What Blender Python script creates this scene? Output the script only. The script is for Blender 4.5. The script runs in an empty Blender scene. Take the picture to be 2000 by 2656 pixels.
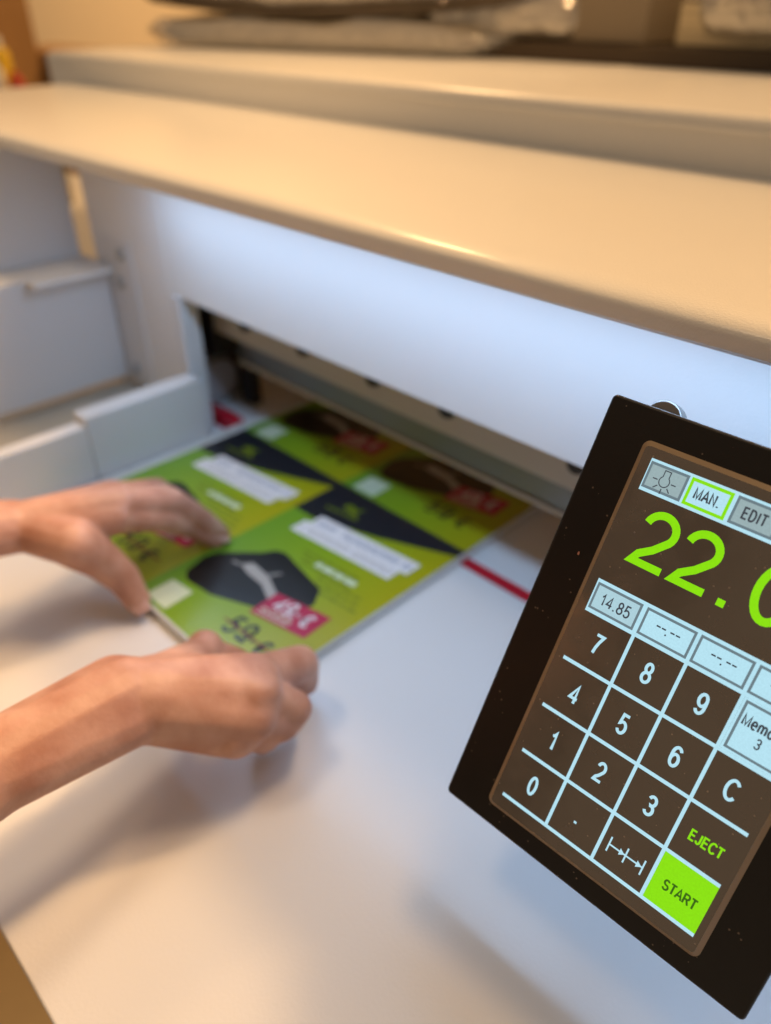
import bpy, bmesh, math, random
from mathutils import Vector, Matrix
random.seed(7)
S = bpy.context.scene
COL = S.collection

# ------------------------------------------------------------------ camera, world, lamps, exposure
cam_d = bpy.data.cameras.new("camera")
cam = bpy.data.objects.new("camera", cam_d)
COL.objects.link(cam)
S.camera = cam
cam_d.sensor_fit = 'HORIZONTAL'
cam_d.sensor_width = 36.0
cam_d.lens = 35.1
cam_d.clip_start = 0.01
cam_d.clip_end = 60
CAM_H = 0.378
cam.location = (0, 0, CAM_H)
cam.rotation_euler = (math.radians(90 - 34.3), 0, math.radians(45))
cam_d.dof.use_dof = True
cam_d.dof.focus_distance = 0.298
cam_d.dof.aperture_fstop = 5.4
cam_d.dof.aperture_blades = 0

W = bpy.data.worlds.new("World")
S.world = W
W.use_nodes = True
bgn = W.node_tree.nodes["Background"]
bgn.inputs[0].default_value = (1.0, 0.74, 0.50, 1)
bgn.inputs[1].default_value = 0.27

def area_lamp(name, loc, target, size, watts, color, size_y=None, spread=180):
    d = bpy.data.lights.new(name, 'AREA')
    d.energy = watts
    d.color = color
    if size_y:
        d.shape = 'RECTANGLE'; d.size = size; d.size_y = size_y
    else:
        d.shape = 'DISK'; d.size = size
    d.spread = math.radians(spread)
    o = bpy.data.objects.new(name, d)
    COL.objects.link(o)
    o.location = loc
    o.rotation_euler = (Vector(target) - Vector(loc)).to_track_quat('-Z', 'Y').to_euler()
    return o

WARM = (1.0, 0.60, 0.27)
COOL = (0.42, 0.66, 1.0)
def bulb_lamp(name, loc, watts, radius, color):
    d = bpy.data.lights.new(name, 'POINT')
    d.energy = watts; d.color = color; d.shadow_soft_size = radius
    o = bpy.data.objects.new(name, d); COL.objects.link(o); o.location = loc
bulb_lamp("ceiling_lamp", (0.0, 2.45, 3.0), 275, 0.18, WARM)
bulb_lamp("ceiling_lamp", (-3.1, 2.5, 3.0), 125, 0.22, WARM)
def spot_lamp(name, loc, target, watts, radius, cone, blend, color):
    d = bpy.data.lights.new(name, 'SPOT')
    d.energy = watts; d.color = color; d.shadow_soft_size = radius
    d.spot_size = math.radians(cone); d.spot_blend = blend
    o = bpy.data.objects.new(name, d); COL.objects.link(o); o.location = loc
    o.rotation_euler = (Vector(target) - Vector(loc)).to_track_quat('-Z', 'Y').to_euler()
spot_lamp("ceiling_or_fill_spot", (-0.35, 0.95, 2.6), (-0.74, -0.27, 0.0), 400, 0.55, 26.5, 0.9, WARM)
spot_lamp("ceiling_or_fill_spot", (-4.0, 0.0, 2.5), (-5.0, 2.9, 0.3), 420, 0.15, 66, 0.6, WARM)  # added spot that brightens the far wall and cabinet
spot_lamp("ceiling_or_fill_spot", (0.5, -1.3, 2.5), (-0.95, 1.05, 0.40), 180, 0.05, 19, 0.7, WARM)  # added narrow spot, cone held to the wrapped bundles for film glints
spot_lamp("ceiling_or_fill_spot", (-1.1, -0.7, 2.6), (-0.56, -0.20, 0.0), 260, 0.55, 21, 0.9, (1.0, 0.74, 0.50))  # added fill that lifts the shadows on table and hands
led = area_lamp("led_lamp", (-0.095, 0.3070, 0.2575), (-0.095, 0.286, 0.0), 1.09, 1.15, COOL, 0.012)

S.view_settings.view_transform = 'Standard'
S.view_settings.look = 'None'
S.view_settings.exposure = 0.0
S.view_settings.gamma = 1.0
S.view_settings.use_curve_mapping = False
S.cycles.use_denoising = True
S.cycles.max_bounces = 8
S.cycles.sample_clamp_indirect = 6.0

# ------------------------------------------------------------------ materials
def new_mat(name):
    m = bpy.data.materials.new(name)
    m.use_nodes = True
    nt = m.node_tree
    return m, nt, nt.nodes["Principled BSDF"]

def paint(name, color, rough=0.4, bump=0.0, scale=600.0, var=0.03, metallic=0.0, spec=0.5, coat=0.0, detail=2.0, dist=0.001, vscale=9.0, sss=0.0):
    m, nt, p = new_mat(name)
    p.inputs["Roughness"].default_value = rough
    p.inputs["Metallic"].default_value = metallic
    p.inputs["Specular IOR Level"].default_value = spec
    p.inputs["Coat Weight"].default_value = coat; p.inputs["Coat Roughness"].default_value = 0.16
    tc = nt.nodes.new("ShaderNodeTexCoord")
    n = nt.nodes.new("ShaderNodeTexNoise")
    n.inputs["Scale"].default_value = vscale
    n.inputs["Detail"].default_value = 5
    nt.links.new(tc.outputs["Object"], n.inputs["Vector"])
    mx = nt.nodes.new("ShaderNodeMix"); mx.data_type = 'RGBA'
    a = [max(0, c * (1 - var)) for c in color]; b = [min(1, c * (1 + var)) for c in color]
    mx.inputs[6].default_value = (*a, 1); mx.inputs[7].default_value = (*b, 1)
    nt.links.new(n.outputs["Fac"], mx.inputs[0])
    nt.links.new(mx.outputs[2], p.inputs["Base Color"])
    if bump > 0:
        n2 = nt.nodes.new("ShaderNodeTexNoise")
        n2.inputs["Scale"].default_value = scale
        n2.inputs["Detail"].default_value = detail
        nt.links.new(tc.outputs["Object"], n2.inputs["Vector"])
        bp = nt.nodes.new("ShaderNodeBump")
        bp.inputs["Strength"].default_value = bump
        bp.inputs["Distance"].default_value = dist
        nt.links.new(n2.outputs["Fac"], bp.inputs["Height"])
        nt.links.new(bp.outputs["Normal"], p.inputs["Normal"])
    return m

def glow(name, color, strength=1.0, grain=0.0):
    """a lit area of the display"""
    m, nt, p = new_mat(name)
    p.inputs["Base Color"].default_value = (0.01, 0.01, 0.01, 1)
    p.inputs["Roughness"].default_value = 0.3
    p.inputs["Emission Color"].default_value = (*color, 1)
    p.inputs["Emission Strength"].default_value = strength
    if grain > 0:
        tc = nt.nodes.new("ShaderNodeTexCoord")
        n = nt.nodes.new("ShaderNodeTexNoise"); n.inputs["Scale"].default_value = 1400; n.inputs["Detail"].default_value = 1
        mr = nt.nodes.new("ShaderNodeMapRange")
        mr.inputs[3].default_value = strength * (1 - grain); mr.inputs[4].default_value = strength * (1 + grain)
        nt.links.new(tc.outputs["Object"], n.inputs["Vector"])
        nt.links.new(n.outputs["Fac"], mr.inputs[0])
        nt.links.new(mr.outputs[0], p.inputs["Emission Strength"])
    return m

M_white = paint("white_textured_paint", (0.80, 0.80, 0.79), 0.46, 0.38, 820, 0.015, dist=0.0006, detail=3, coat=0.45)
M_side = paint("grey_white_paint", (0.70, 0.71, 0.72), 0.45, 0.15, 800, 0.02, dist=0.0005)
M_table = paint("table_coating", (0.76, 0.76, 0.76), 0.34, 0.20, 560, 0.02, dist=0.0005, detail=4)
M_red = paint("red_plastic", (0.55, 0.01, 0.03), 0.35)
M_steel = paint("ground_steel", (0.20, 0.20, 0.19), 0.38, 0.1, 300, 0.08, metallic=0.8)
M_tansteel = paint("painted_steel", (0.44, 0.41, 0.34), 0.45, 0.1, 300, 0.05)
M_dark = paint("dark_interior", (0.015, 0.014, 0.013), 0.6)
M_beige = paint("beige_casting", (0.42, 0.36, 0.28), 0.55)
M_lilac = paint("grey_casting", (0.45, 0.44, 0.46), 0.5)
M_chrome = paint("chrome", (0.28, 0.27, 0.26), 0.36, metallic=1.0)
M_screw = paint("zinc", (0.45, 0.47, 0.48), 0.35, metallic=0.8)
M_paper = paint("white_paper", (0.78, 0.78, 0.76), 0.7, 0.0)
M_wood = paint("brown_board", (0.34, 0.19, 0.07), 0.55, 0.2, 60, 0.25, vscale=14)
M_floor = paint("brown_floor", (0.55, 0.35, 0.13), 0.5, 0.1, 40, 0.2)
M_wall = paint("cream_wall", (0.80, 0.70, 0.52), 0.7, 0.1, 80, 0.03)
M_shirt = paint("navy_cloth", (0.02, 0.03, 0.07), 0.85, 0.4, 500, 0.15)

def mat_bezel():
    m, nt, p = new_mat("black_satin_metal")
    p.inputs["Roughness"].default_value = 0.36
    p.inputs["Specular IOR Level"].default_value = 0.42
    tc = nt.nodes.new("ShaderNodeTexCoord")
    v = nt.nodes.new("ShaderNodeTexVoronoi"); v.inputs["Scale"].default_value = 330
    nz = nt.nodes.new("ShaderNodeTexNoise"); nz.inputs["Scale"].default_value = 70; nz.inputs["Detail"].default_value = 4
    nt.links.new(tc.outputs["Object"], v.inputs["Vector"])
    nt.links.new(tc.outputs["Object"], nz.inputs["Vector"])
    lt = nt.nodes.new("ShaderNodeMath"); lt.operation = 'LESS_THAN'; lt.inputs[1].default_value = 0.13
    nt.links.new(v.outputs["Distance"], lt.inputs[0])
    gt = nt.nodes.new("ShaderNodeMath"); gt.operation = 'GREATER_THAN'; gt.inputs[1].default_value = 0.56
    nt.links.new(nz.outputs["Fac"], gt.inputs[0])
    mu = nt.nodes.new("ShaderNodeMath"); mu.operation = 'MULTIPLY'
    nt.links.new(lt.outputs[0], mu.inputs[0]); nt.links.new(gt.outputs[0], mu.inputs[1])
    mx = nt.nodes.new("ShaderNodeMix"); mx.data_type = 'RGBA'
    mx.inputs[6].default_value = (0.008, 0.0065, 0.0055, 1); mx.inputs[7].default_value = (0.16, 0.12, 0.09, 1)
    nt.links.new(mu.outputs[0], mx.inputs[0])
    nt.links.new(mx.outputs[2], p.inputs["Base Color"])
    n2 = nt.nodes.new("ShaderNodeTexNoise"); n2.inputs["Scale"].default_value = 900
    nt.links.new(tc.outputs["Object"], n2.inputs["Vector"])
    bp = nt.nodes.new("ShaderNodeBump"); bp.inputs["Strength"].default_value = 0.12; bp.inputs["Distance"].default_value = 0.0004
    nt.links.new(n2.outputs["Fac"], bp.inputs["Height"]); nt.links.new(bp.outputs["Normal"], p.inputs["Normal"])
    return m
M_bezel = mat_bezel()

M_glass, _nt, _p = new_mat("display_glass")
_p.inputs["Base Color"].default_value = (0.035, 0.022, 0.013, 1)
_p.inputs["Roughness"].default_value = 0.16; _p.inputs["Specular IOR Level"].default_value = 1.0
_p.inputs["Emission Color"].default_value = (0.042, 0.028, 0.017, 1)  # backlight leak, plus the warm room's reflection put into the emission
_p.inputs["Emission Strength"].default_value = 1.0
_tc = _nt.nodes.new("ShaderNodeTexCoord"); _n = _nt.nodes.new("ShaderNodeTexNoise")
_n.inputs["Scale"].default_value = 55; _n.inputs["Detail"].default_value = 6; _n.inputs["Distortion"].default_value = 0.8
_mr = _nt.nodes.new("ShaderNodeMapRange"); _mr.inputs[1].default_value = 0.35; _mr.inputs[2].default_value = 0.7; _mr.inputs[3].default_value = 0.10; _mr.inputs[4].default_value = 0.34
_nt.links.new(_tc.outputs["Object"], _n.inputs["Vector"]); _nt.links.new(_n.outputs["Fac"], _mr.inputs[0]); _nt.links.new(_mr.outputs[0], _p.inputs["Roughness"])
_v = _nt.nodes.new("ShaderNodeTexVoronoi"); _v.inputs["Scale"].default_value = 210
_lt = _nt.nodes.new("ShaderNodeMath"); _lt.operation = 'LESS_THAN'; _lt.inputs[1].default_value = 0.07
_mx = _nt.nodes.new("ShaderNodeMix"); _mx.data_type = 'RGBA'; _mx.inputs[6].default_value = (0.035, 0.022, 0.013, 1); _mx.inputs[7].default_value = (0.22, 0.17, 0.13, 1)
_nt.links.new(_tc.outputs["Object"], _v.inputs["Vector"]); _nt.links.new(_v.outputs["Distance"], _lt.inputs[0]); _nt.links.new(_lt.outputs[0], _mx.inputs[0]); _nt.links.new(_mx.outputs[2], _p.inputs["Base Color"])
M_rim = paint("display_rim", (0.33, 0.235, 0.14), 0.3, spec=0.8)  # brown stands in for reflections caught on the glass chamfer
M_lit = glow("display_white", (0.46, 0.76, 0.88), 1.0, 0.10)
M_key = glow("display_button", (0.43, 0.66, 0.74), 0.95, 0.10)
M_keygrey = glow("display_button_grey", (0.33, 0.45, 0.47), 0.95, 0.10)
M_edge = glow("display_border", (0.14, 0.20, 0.23), 1.0)
M_green = glow("display_green", (0.25, 0.75, 0.002), 1.0, 0.08)
M_ink = glow("display_ink", (0.045, 0.055, 0.07), 1.0)
M_inkgreen = glow("display_dark_green", (0.03, 0.12, 0.004), 1.0)

def mat_skin():
    m, nt, p = new_mat("skin")
    tc = nt.nodes.new("ShaderNodeTexCoord")
    n = nt.nodes.new("ShaderNodeTexNoise"); n.inputs["Scale"].default_value = 42; n.inputs["Detail"].default_value = 5
    nt.links.new(tc.outputs["Object"], n.inputs["Vector"])
    cr = nt.nodes.new("ShaderNodeValToRGB")
    cr.color_ramp.elements[0].position = 0.3; cr.color_ramp.elements[0].color = (0.44, 0.20, 0.13, 1)
    cr.color_ramp.elements[1].position = 0.72; cr.color_ramp.elements[1].color = (0.68, 0.40, 0.30, 1)
    nt.links.new(n.outputs["Fac"], cr.inputs[0])
    nt.links.new(cr.outputs[0], p.inputs["Base Color"])
    p.inputs["Roughness"].default_value = 0.48
    p.inputs["Subsurface Weight"].default_value = 0.12
    p.inputs["Subsurface Radius"].default_value = (1.0, 0.35, 0.2)
    p.inputs["Subsurface Scale"].default_value = 0.004
    n2 = nt.nodes.new("ShaderNodeTexNoise"); n2.inputs["Scale"].default_value = 420; n2.inputs["Detail"].default_value = 3
    nt.links.new(tc.outputs["Object"], n2.inputs["Vector"])
    bp = nt.nodes.new("ShaderNodeBump"); bp.inputs["Strength"].default_value = 0.25; bp.inputs["Distance"].default_value = 0.0006
    nt.links.new(n2.outputs["Fac"], bp.inputs["Height"]); nt.links.new(bp.outputs["Normal"], p.inputs["Normal"])
    return m
M_skin = mat_skin()
M_nail = paint("fingernail", (0.66, 0.40, 0.33), 0.25)

# ------------------------------------------------------------------ helpers
def thing(name, label, cat, loc=(0, 0, 0), group=None, rot=None):
    o = bpy.data.objects.new(name, None)
    COL.objects.link(o)
    o.location = loc
    if rot is not None:
        o.rotation_euler = rot.to_euler()
    o["label"] = label; o["category"] = cat
    if group: o["group"] = group
    o.empty_display_size = 0.05
    return o

def tag(o, label, cat, group=None):
    o["label"] = label; o["category"] = cat
    if group: o["group"] = group
    return o

class MB:
    """collects faces, each with a material slot, into one mesh"""
    def __init__(self): self.v = []; self.f = []; self.m = []
    def poly(self, pts, mi=0):
        i = len(self.v); self.v += [tuple(p) for p in pts]
        self.f.append(tuple(range(i, i + len(pts)))); self.m.append(mi)
    def box(self, x0, x1, y0, y1, z0, z1, mi=0):
        i = len(self.v)
        self.v += [(x0,y0,z0),(x1,y0,z0),(x1,y1,z0),(x0,y1,z0),(x0,y0,z1),(x1,y0,z1),(x1,y1,z1),(x0,y1,z1)]
        for q in ((3,2,1,0),(4,5,6,7),(0,1,5,4),(1,2,6,5),(2,3,7,6),(3,0,4,7)):
            self.f.append(tuple(i + k for k in q)); self.m.append(mi)
        return self
    def prism_x(self, prof, x0, x1, mi=0):
        """profile of (y, z) points, counter-clockwise seen from +X, swept along X"""
        n = len(prof); i = len(self.v)
        self.v += [(x0, y, z) for y, z in prof] + [(x1, y, z) for y, z in prof]
        for k in range(n):
            a, b = k, (k + 1) % n
            self.f.append((i+a, i+b, i+n+b, i+n+a)); self.m.append(mi)
        self.f.append(tuple(i + k for k in reversed(range(n)))); self.m.append(mi)
        self.f.append(tuple(i + n + k for k in range(n))); self.m.append(mi)
        return self
    def cyl(self, c, axis, r0, r1, h, n=24, mi=0):
        a = Vector(axis).normalized(); q = a.to_track_quat('Z', 'Y'); c = Vector(c); i = len(self.v)
        for t, r in ((0, r0), (h, r1)):
            for k in range(n):
                th = 2 * math.pi * k / n
                self.v.append(tuple(c + q @ Vector((r*math.cos(th), r*math.sin(th), t))))
        for k in range(n):
            self.f.append((i+k, i+(k+1)%n, i+n+(k+1)%n, i+n+k)); self.m.append(mi)
        self.f.append(tuple(i + k for k in reversed(range(n)))); self.m.append(mi)
        self.f.append(tuple(i + n + k for k in range(n))); self.m.append(mi)
        return self
    def lathe(self, c, axis, prof, n=28, mi=0):
        a = Vector(axis).normalized(); q = a.to_track_quat('Z', 'Y'); c = Vector(c); i = len(self.v)
        for r, t in prof:
            for k in range(n):
                th = 2 * math.pi * k / n
                self.v.append(tuple(c + q @ Vector((r*math.cos(th), r*math.sin(th), t))))
        for j in range(len(prof) - 1):
            for k in range(n):
                self.f.append((i+j*n+k, i+j*n+(k+1)%n, i+(j+1)*n+(k+1)%n, i+(j+1)*n+k)); self.m.append(mi)
        e = len(prof) - 1
        self.f.append(tuple(i + k for k in reversed(range(n)))); self.m.append(mi)
        self.f.append(tuple(i + e*n + k for k in range(n))); self.m.append(mi)
        return self
    def build(self, name, mats, parent=None, bevel=0.0, seg=3, world=True, smooth=True, origin=None):
        me = bpy.data.meshes.new(name)
        off = Vector((0, 0, 0))
        if parent is not None and world:
            off = parent.matrix_basis.translation if parent.parent is None else parent.parent.matrix_basis.translation
        if origin is not None: off = Vector(origin)
        me.from_pydata([tuple(Vector(p) - off) for p in self.v], [], self.f)
        mats = mats if isinstance(mats, (list, tuple)) else [mats]
        for m in mats: me.materials.append(m)
        for p, mi in zip(me.polygons, self.m): p.material_index = mi
        me.update()
        o = bpy.data.objects.new(name, me)
        COL.objects.link(o)
        if parent is not None: o.parent = parent
        if origin is not None:
            po = Vector((0, 0, 0)) if parent is None else parent.matrix_basis.translation
            o.location = off - po
        if bevel > 0:
            b = o.modifiers.new("bevel", 'BEVEL'); b.width = bevel; b.segments = seg; b.limit_method = 'ANGLE'
            b.angle_limit = math.radians(40)
        if smooth:
            for p in me.polygons: p.use_smooth = True
            me.set_sharp_from_angle(angle=math.radians(35))
        return o

def box_part(name, b, mat, parent, bevel=0.0, seg=3):
    return MB().box(*b).build(name, mat, parent, bevel, seg)

# ------------------------------------------------------------------ the setting
def structure(o): o["kind"] = "structure"; return o
fl = MB(); fl.poly([(-10, -3, -0.9), (3, -3, -0.9), (3, 3.2, -0.9), (-10, 3.2, -0.9)])
structure(fl.build("floor", M_floor))
wl = MB().box(-10, 3, 2.9, 3.05, -0.896, 2.7)
o = wl.build("wall", M_wall); tag(o, "plain cream wall far behind the white machine", "wall")

# ------------------------------------------------------------------ the cutting machine
mach = thing("paper_cutter", "large white paper cutting machine with flat work table and a wide feed opening", "paper cutter", (-0.3, 0.3, -0.9))

# work table: one slab with a slot for the red cutting stick
tb = MB()
tb.box(-0.90, 0.62, 0.0, 0.3820, -0.03, 0.0)
tb.box(-0.90, 0.62, 0.3930, 0.95, -0.03, 0.0)
tb.box(-0.90, 0.62, 0.3820, 0.3930, -0.03, -0.004)
tb.build("work_table", M_table, mach, 0.0015)
box_part("cutting_stick", (-0.66, 0.40, 0.3823, 0.3927, -0.0039, 0.0006), M_red, mach, 0.0004)
box_part("base_cabinet", (-0.85, 0.57, 0.08, 0.90, -0.88, -0.0302), M_side, mach, 0.003)

box_part("side_table", (-2.40, -0.9005, 0.02, 0.93, -0.03, -0.0005), M_table, mach, 0.002)
box_part("stick_holder", (-0.694, -0.6110, 0.3840, 0.3985, 0.0008, 0.0120), M_red, mach, 0.001)
# housing above the table
T = 0.2732
hz = MB()
hz.prism_x([(0.300, 0.2612), (0.3015, 0.2597), (0.5952, 0.2597), (0.5952, T), (0.318, T), (0.3125, T - 0.0003), (0.3085, T - 0.0009), (0.3052, T - 0.0018), (0.3024, T - 0.0031), (0.3007, T - 0.0046), (0.300, T - 0.0064)], -1.25, 0.62)
hz.build("top_cover", M_white, mach)
rs = MB()
rs.prism_x([(0.5954, 0.24), (1.30, 0.24), (1.30, 0.3115), (0.6090, 0.3115), (0.6045, 0.3108), (0.6005, 0.3092), (0.5972, 0.3068), (0.5954, 0.3035)], -1.345, 0.62)
rs.build("rear_cover", M_white, mach)
box_part("trim_strip", (-1.343, 0.618, 0.5940, 0.5953, 0.2985, 0.3020), M_white, mach)
fp = MB()
fp.box(-0.6485, 0.60, 0.358, 0.362, 0.1450, 0.2596)
fp.box(-0.7125, -0.6487, 0.358, 0.362, 0.0002, 0.2596)
fp.box(-0.793, -0.7127, 0.3580, 0.3620, 0.0002, 0.2596)
fp.build("front_panel", M_white, mach, 0.0008, 2)
box_part("opening_jamb", (-0.6475, -0.6330, 0.3560, 0.3760, 0.0002, 0.1448), M_side, mach, 0.001)
box_part("led_strip", (-0.645, 0.455, 0.3032, 0.3108, 0.2585, 0.2596), M_white, mach, 0.001)

# clamp beam seen inside the opening
cl = MB()
cl.prism_x([(0.405, 0.0700), (0.412, 0.0665), (0.440, 0.0665), (0.440, 0.0985), (0.405, 0.0985)], -0.6150, 0.50)
cl.build("clamp_bar", M_steel, mach, 0.0006, 2)
box_part("clamp_lip", (-0.6150, 0.50, 0.4030, 0.4048, 0.0705, 0.0745), M_tansteel, mach, 0.0004)
kb = MB().box(-0.645, 0.50, 0.398, 0.420, 0.0988, 0.150)
kb.build("blade_carrier", M_tansteel, mach, 0.001)
for x in (-0.585, -0.50, -0.41, -0.330, -0.215, -0.10):
    b = MB().cyl((x, 0.3978, 0.122), (0, -1, 0), 0.0075, 0.0068, 0.005, 20)
    b.build("clamp_bolt", M_dark, mach, 0.0006)
# interior of the opening
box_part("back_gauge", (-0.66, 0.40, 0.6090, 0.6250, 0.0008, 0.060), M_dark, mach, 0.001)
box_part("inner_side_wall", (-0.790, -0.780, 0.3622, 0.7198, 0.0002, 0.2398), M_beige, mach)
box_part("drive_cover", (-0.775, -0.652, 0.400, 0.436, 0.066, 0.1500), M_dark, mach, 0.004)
box_part("inner_panel", (-0.7795, -0.655, 0.4500, 0.4560, 0.0003, 0.1490), M_beige, mach, 0.002)
box_part("inner_post", (-0.668, -0.645, 0.436, 0.449, 0.0003, 0.0660), M_dark, mach, 0.002)
box_part("inner_post", (-0.640, -0.630, 0.500, 0.515, 0.0003, 0.0660), M_dark, mach, 0.002)
g = MB().lathe((-0.735, 0.418, 0.0275), (1, 0, 0), [(0.012, 0), (0.0265, 0.002), (0.0265, 0.050), (0.022, 0.056), (0.008, 0.057)], 28)
g.build("guide_roller", M_lilac, mach)

# left side: upright side wall, lower guard box, bracket, low side guide
box_part("side_wall", (-0.832, -0.820, -0.10, 0.3540, 0.1000, 0.2596), M_side, mach, 0.0012)
box_part("side_guard", (-0.8195, -0.7700, -0.10, 0.3560, 0.0240, 0.1500), M_side, mach, 0.0015)
fo = MB().box(-0.7690, -0.7135, 0.3562, 0.3578, 0.0240, 0.1800)
flange = fo.build("bracket", M_side, mach, 0.001, 2)
for (x, z) in ((-0.742, 0.136), (-0.744, 0.0400)):
    s_ = MB().lathe((x, 0.3561, z), (0, -1, 0), [(0.0065, 0), (0.0062, 0.0025), (0.004, 0.0045), (0.001, 0.0046)], 20)
    s_.build("screw", M_screw, flange)
sh = MB().box(-0.7698, -0.7480, 0.2700, 0.3515, 0.1460, 0.1502)
sh.build("bracket_plate", M_white, mach, 0.0008)
s_ = MB().lathe((-0.7300, 0.3561, 0.167), (0, -1, 0), [(0.0062, 0), (0.006, 0.003), (0.0035, 0.005), (0.001, 0.0052)], 20)
s_.build("screw", M_screw, flange)
box_part("side_guide", (-0.6340, -0.6120, 0.2335, 0.3550, 0.0003, 0.0700), M_side, mach, 0.0012, 2)
box_part("side_guide", (-0.6280, -0.6120, -0.10, 0.2330, 0.0003, 0.0622), M_side, mach, 0.0012, 2)
box_part("side_channel", (-0.7695, -0.6345, -0.10, 0.3515, 0.0003, 0.0180), M_tansteel, mach, 0.001)

# ------------------------------------------------------------------ stroke lettering
def arc(cx, cy, rx, ry, a0, a1, n=14):
    return [(cx + rx*math.cos(math.radians(a0+(a1-a0)*k/n)), cy + ry*math.sin(math.radians(a0+(a1-a0)*k/n))) for k in range(n+1)]
G = {   # glyphs: advance width, list of strokes in a box one unit high
 '0': (0.58, [arc(0.29, 0.5, 0.23, 0.5, 90, 450, 28)]),
 '1': (0.50, [[(0.08, 0.74), (0.20, 0.80), (0.30, 1.0), (0.30, 0.0)]]),
 '2': (0.58, [arc(0.29, 0.72, 0.23, 0.28, 170, -35, 16) + [(0.30, 0.32), (0.12, 0.16), (0.05, 0.0), (0.54, 0.0)]]),
 '3': (0.58, [arc(0.28, 0.75, 0.22, 0.25, 160, -90, 14) + arc(0.27, 0.26, 0.24, 0.26, 90, -160, 14)]),
 '4': (0.58, [[(0.40, 0.0), (0.40, 1.0), (0.03, 0.28), (0.55, 0.28)]]),
 '5': (0.58, [[(0.50, 1.0), (0.14, 1.0), (0.08, 0.50)] + arc(0.28, 0.31, 0.24, 0.31, 140, -155, 16)]),
 '6': (0.58, [arc(0.30, 0.66, 0.24, 0.34, 30, 180, 10) + [(0.06, 0.35)] + arc(0.30, 0.31, 0.23, 0.31, 180, 540, 24)]),
 '7': (0.58, [[(0.05, 1.0), (0.53, 1.0), (0.36, 0.66), (0.25, 0.33), (0.20, 0.0)]]),
 '8': (0.58, [arc(0.29, 0.76, 0.19, 0.24, -90, 270, 24), arc(0.29, 0.26, 0.24, 0.26, 90, 450, 24)]),
 '9': (0.58, [arc(0.28, 0.34, 0.24, 0.34, 210, 360, 10) + [(0.52, 0.65)] + arc(0.28, 0.69, 0.23, 0.31, 0, 360, 24)]),
 '.': (0.26, [[(0.13, -0.04), (0.13, 0.09)]]),
 ',': (0.26, [[(0.15, 0.08), (0.13, -0.04), (0.07, -0.16)]]),
 '-': (0.36, [[(0.03, 0.40), (0.33, 0.40)]]),
 ' ': (0.28, []),
 'C': (0.72, [arc(0.38, 0.5, 0.33, 0.5, 40, 320, 24)]),
 'E': (0.64, [[(0.56, 1.0), (0.08, 1.0), (0.08, 0.0), (0.58, 0.0)], [(0.08, 0.52), (0.53, 0.52)]]),
 'J': (0.52, [[(0.42, 1.0), (0.42, 0.28)] + arc(0.235, 0.24, 0.185, 0.24, 0, -180, 10)]),
 'T': (0.60, [[(0.0, 1.0), (0.60, 1.0)], [(0.30, 1.0), (0.30, 0.0)]]),
 'S': (0.66, [arc(0.32, 0.75, 0.24, 0.25, 25, 260, 14) + arc(0.33, 0.25, 0.26, 0.25, 80, -165, 14)]),
 'A': (0.68, [[(0.02, 0.0), (0.34, 1.0), (0.66, 0.0)], [(0.13, 0.34), (0.55, 0.34)]]),
 'R': (0.70, [[(0.08, 0.0), (0.08, 1.0), (0.38, 1.0)] + arc(0.40, 0.755, 0.20, 0.245, 85, -85, 10) + [(0.08, 0.50)], [(0.36, 0.50), (0.64, 0.0)]]),
 'M': (0.80, [[(0.08, 0.0), (0.08, 1.0), (0.40, 0.06), (0.72, 1.0), (0.72, 0.0)]]),
 'N': (0.70, [[(0.08, 0.0), (0.08, 1.0), (0.60, 0.0), (0.60, 1.0)]]),
 'D': (0.70, [[(0.08, 0.0), (0.08, 1.0), (0.30, 1.0)] + arc(0.30, 0.5, 0.32, 0.5, 85, -85, 14) + [(0.30, 0.0), (0.06, 0.0)]]),
 'I': (0.26, [[(0.13, 0.0), (0.13, 1.0)]]),
 'e': (0.56, [[(0.06, 0.38), (0.50, 0.38)] + arc(0.28, 0.37, 0.22, 0.37, 0, 310, 20)]),
 'm': (0.84, [[(0.07, 0.0), (0.07, 0.74)], [(0.07, 0.45)] + arc(0.245, 0.50, 0.175, 0.24, 160, 0, 8) + [(0.42, 0.0)], [(0.42, 0.45)] + arc(0.595, 0.50, 0.175, 0.24, 160, 0, 8) + [(0.77, 0.0)]]),
 'o': (0.58, [arc(0.29, 0.37, 0.23, 0.37, 90, 450, 20)]),
 'r': (0.36, [[(0.07, 0.0), (0.07, 0.74)], [(0.07, 0.40)] + arc(0.28, 0.42, 0.21, 0.30, 170, 80, 6)]),
 'y': (0.52, [[(0.02, 0.74), (0.26, 0.0)], [(0.50, 0.74), (0.22, -0.14), (0.05, -0.24)]]),
 '€': (0.66, [arc(0.38, 0.5, 0.27, 0.5, 45, 315, 18), [(0.0, 0.58), (0.46, 0.58)], [(0.0, 0.41), (0.42, 0.41)]]),
}
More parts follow.
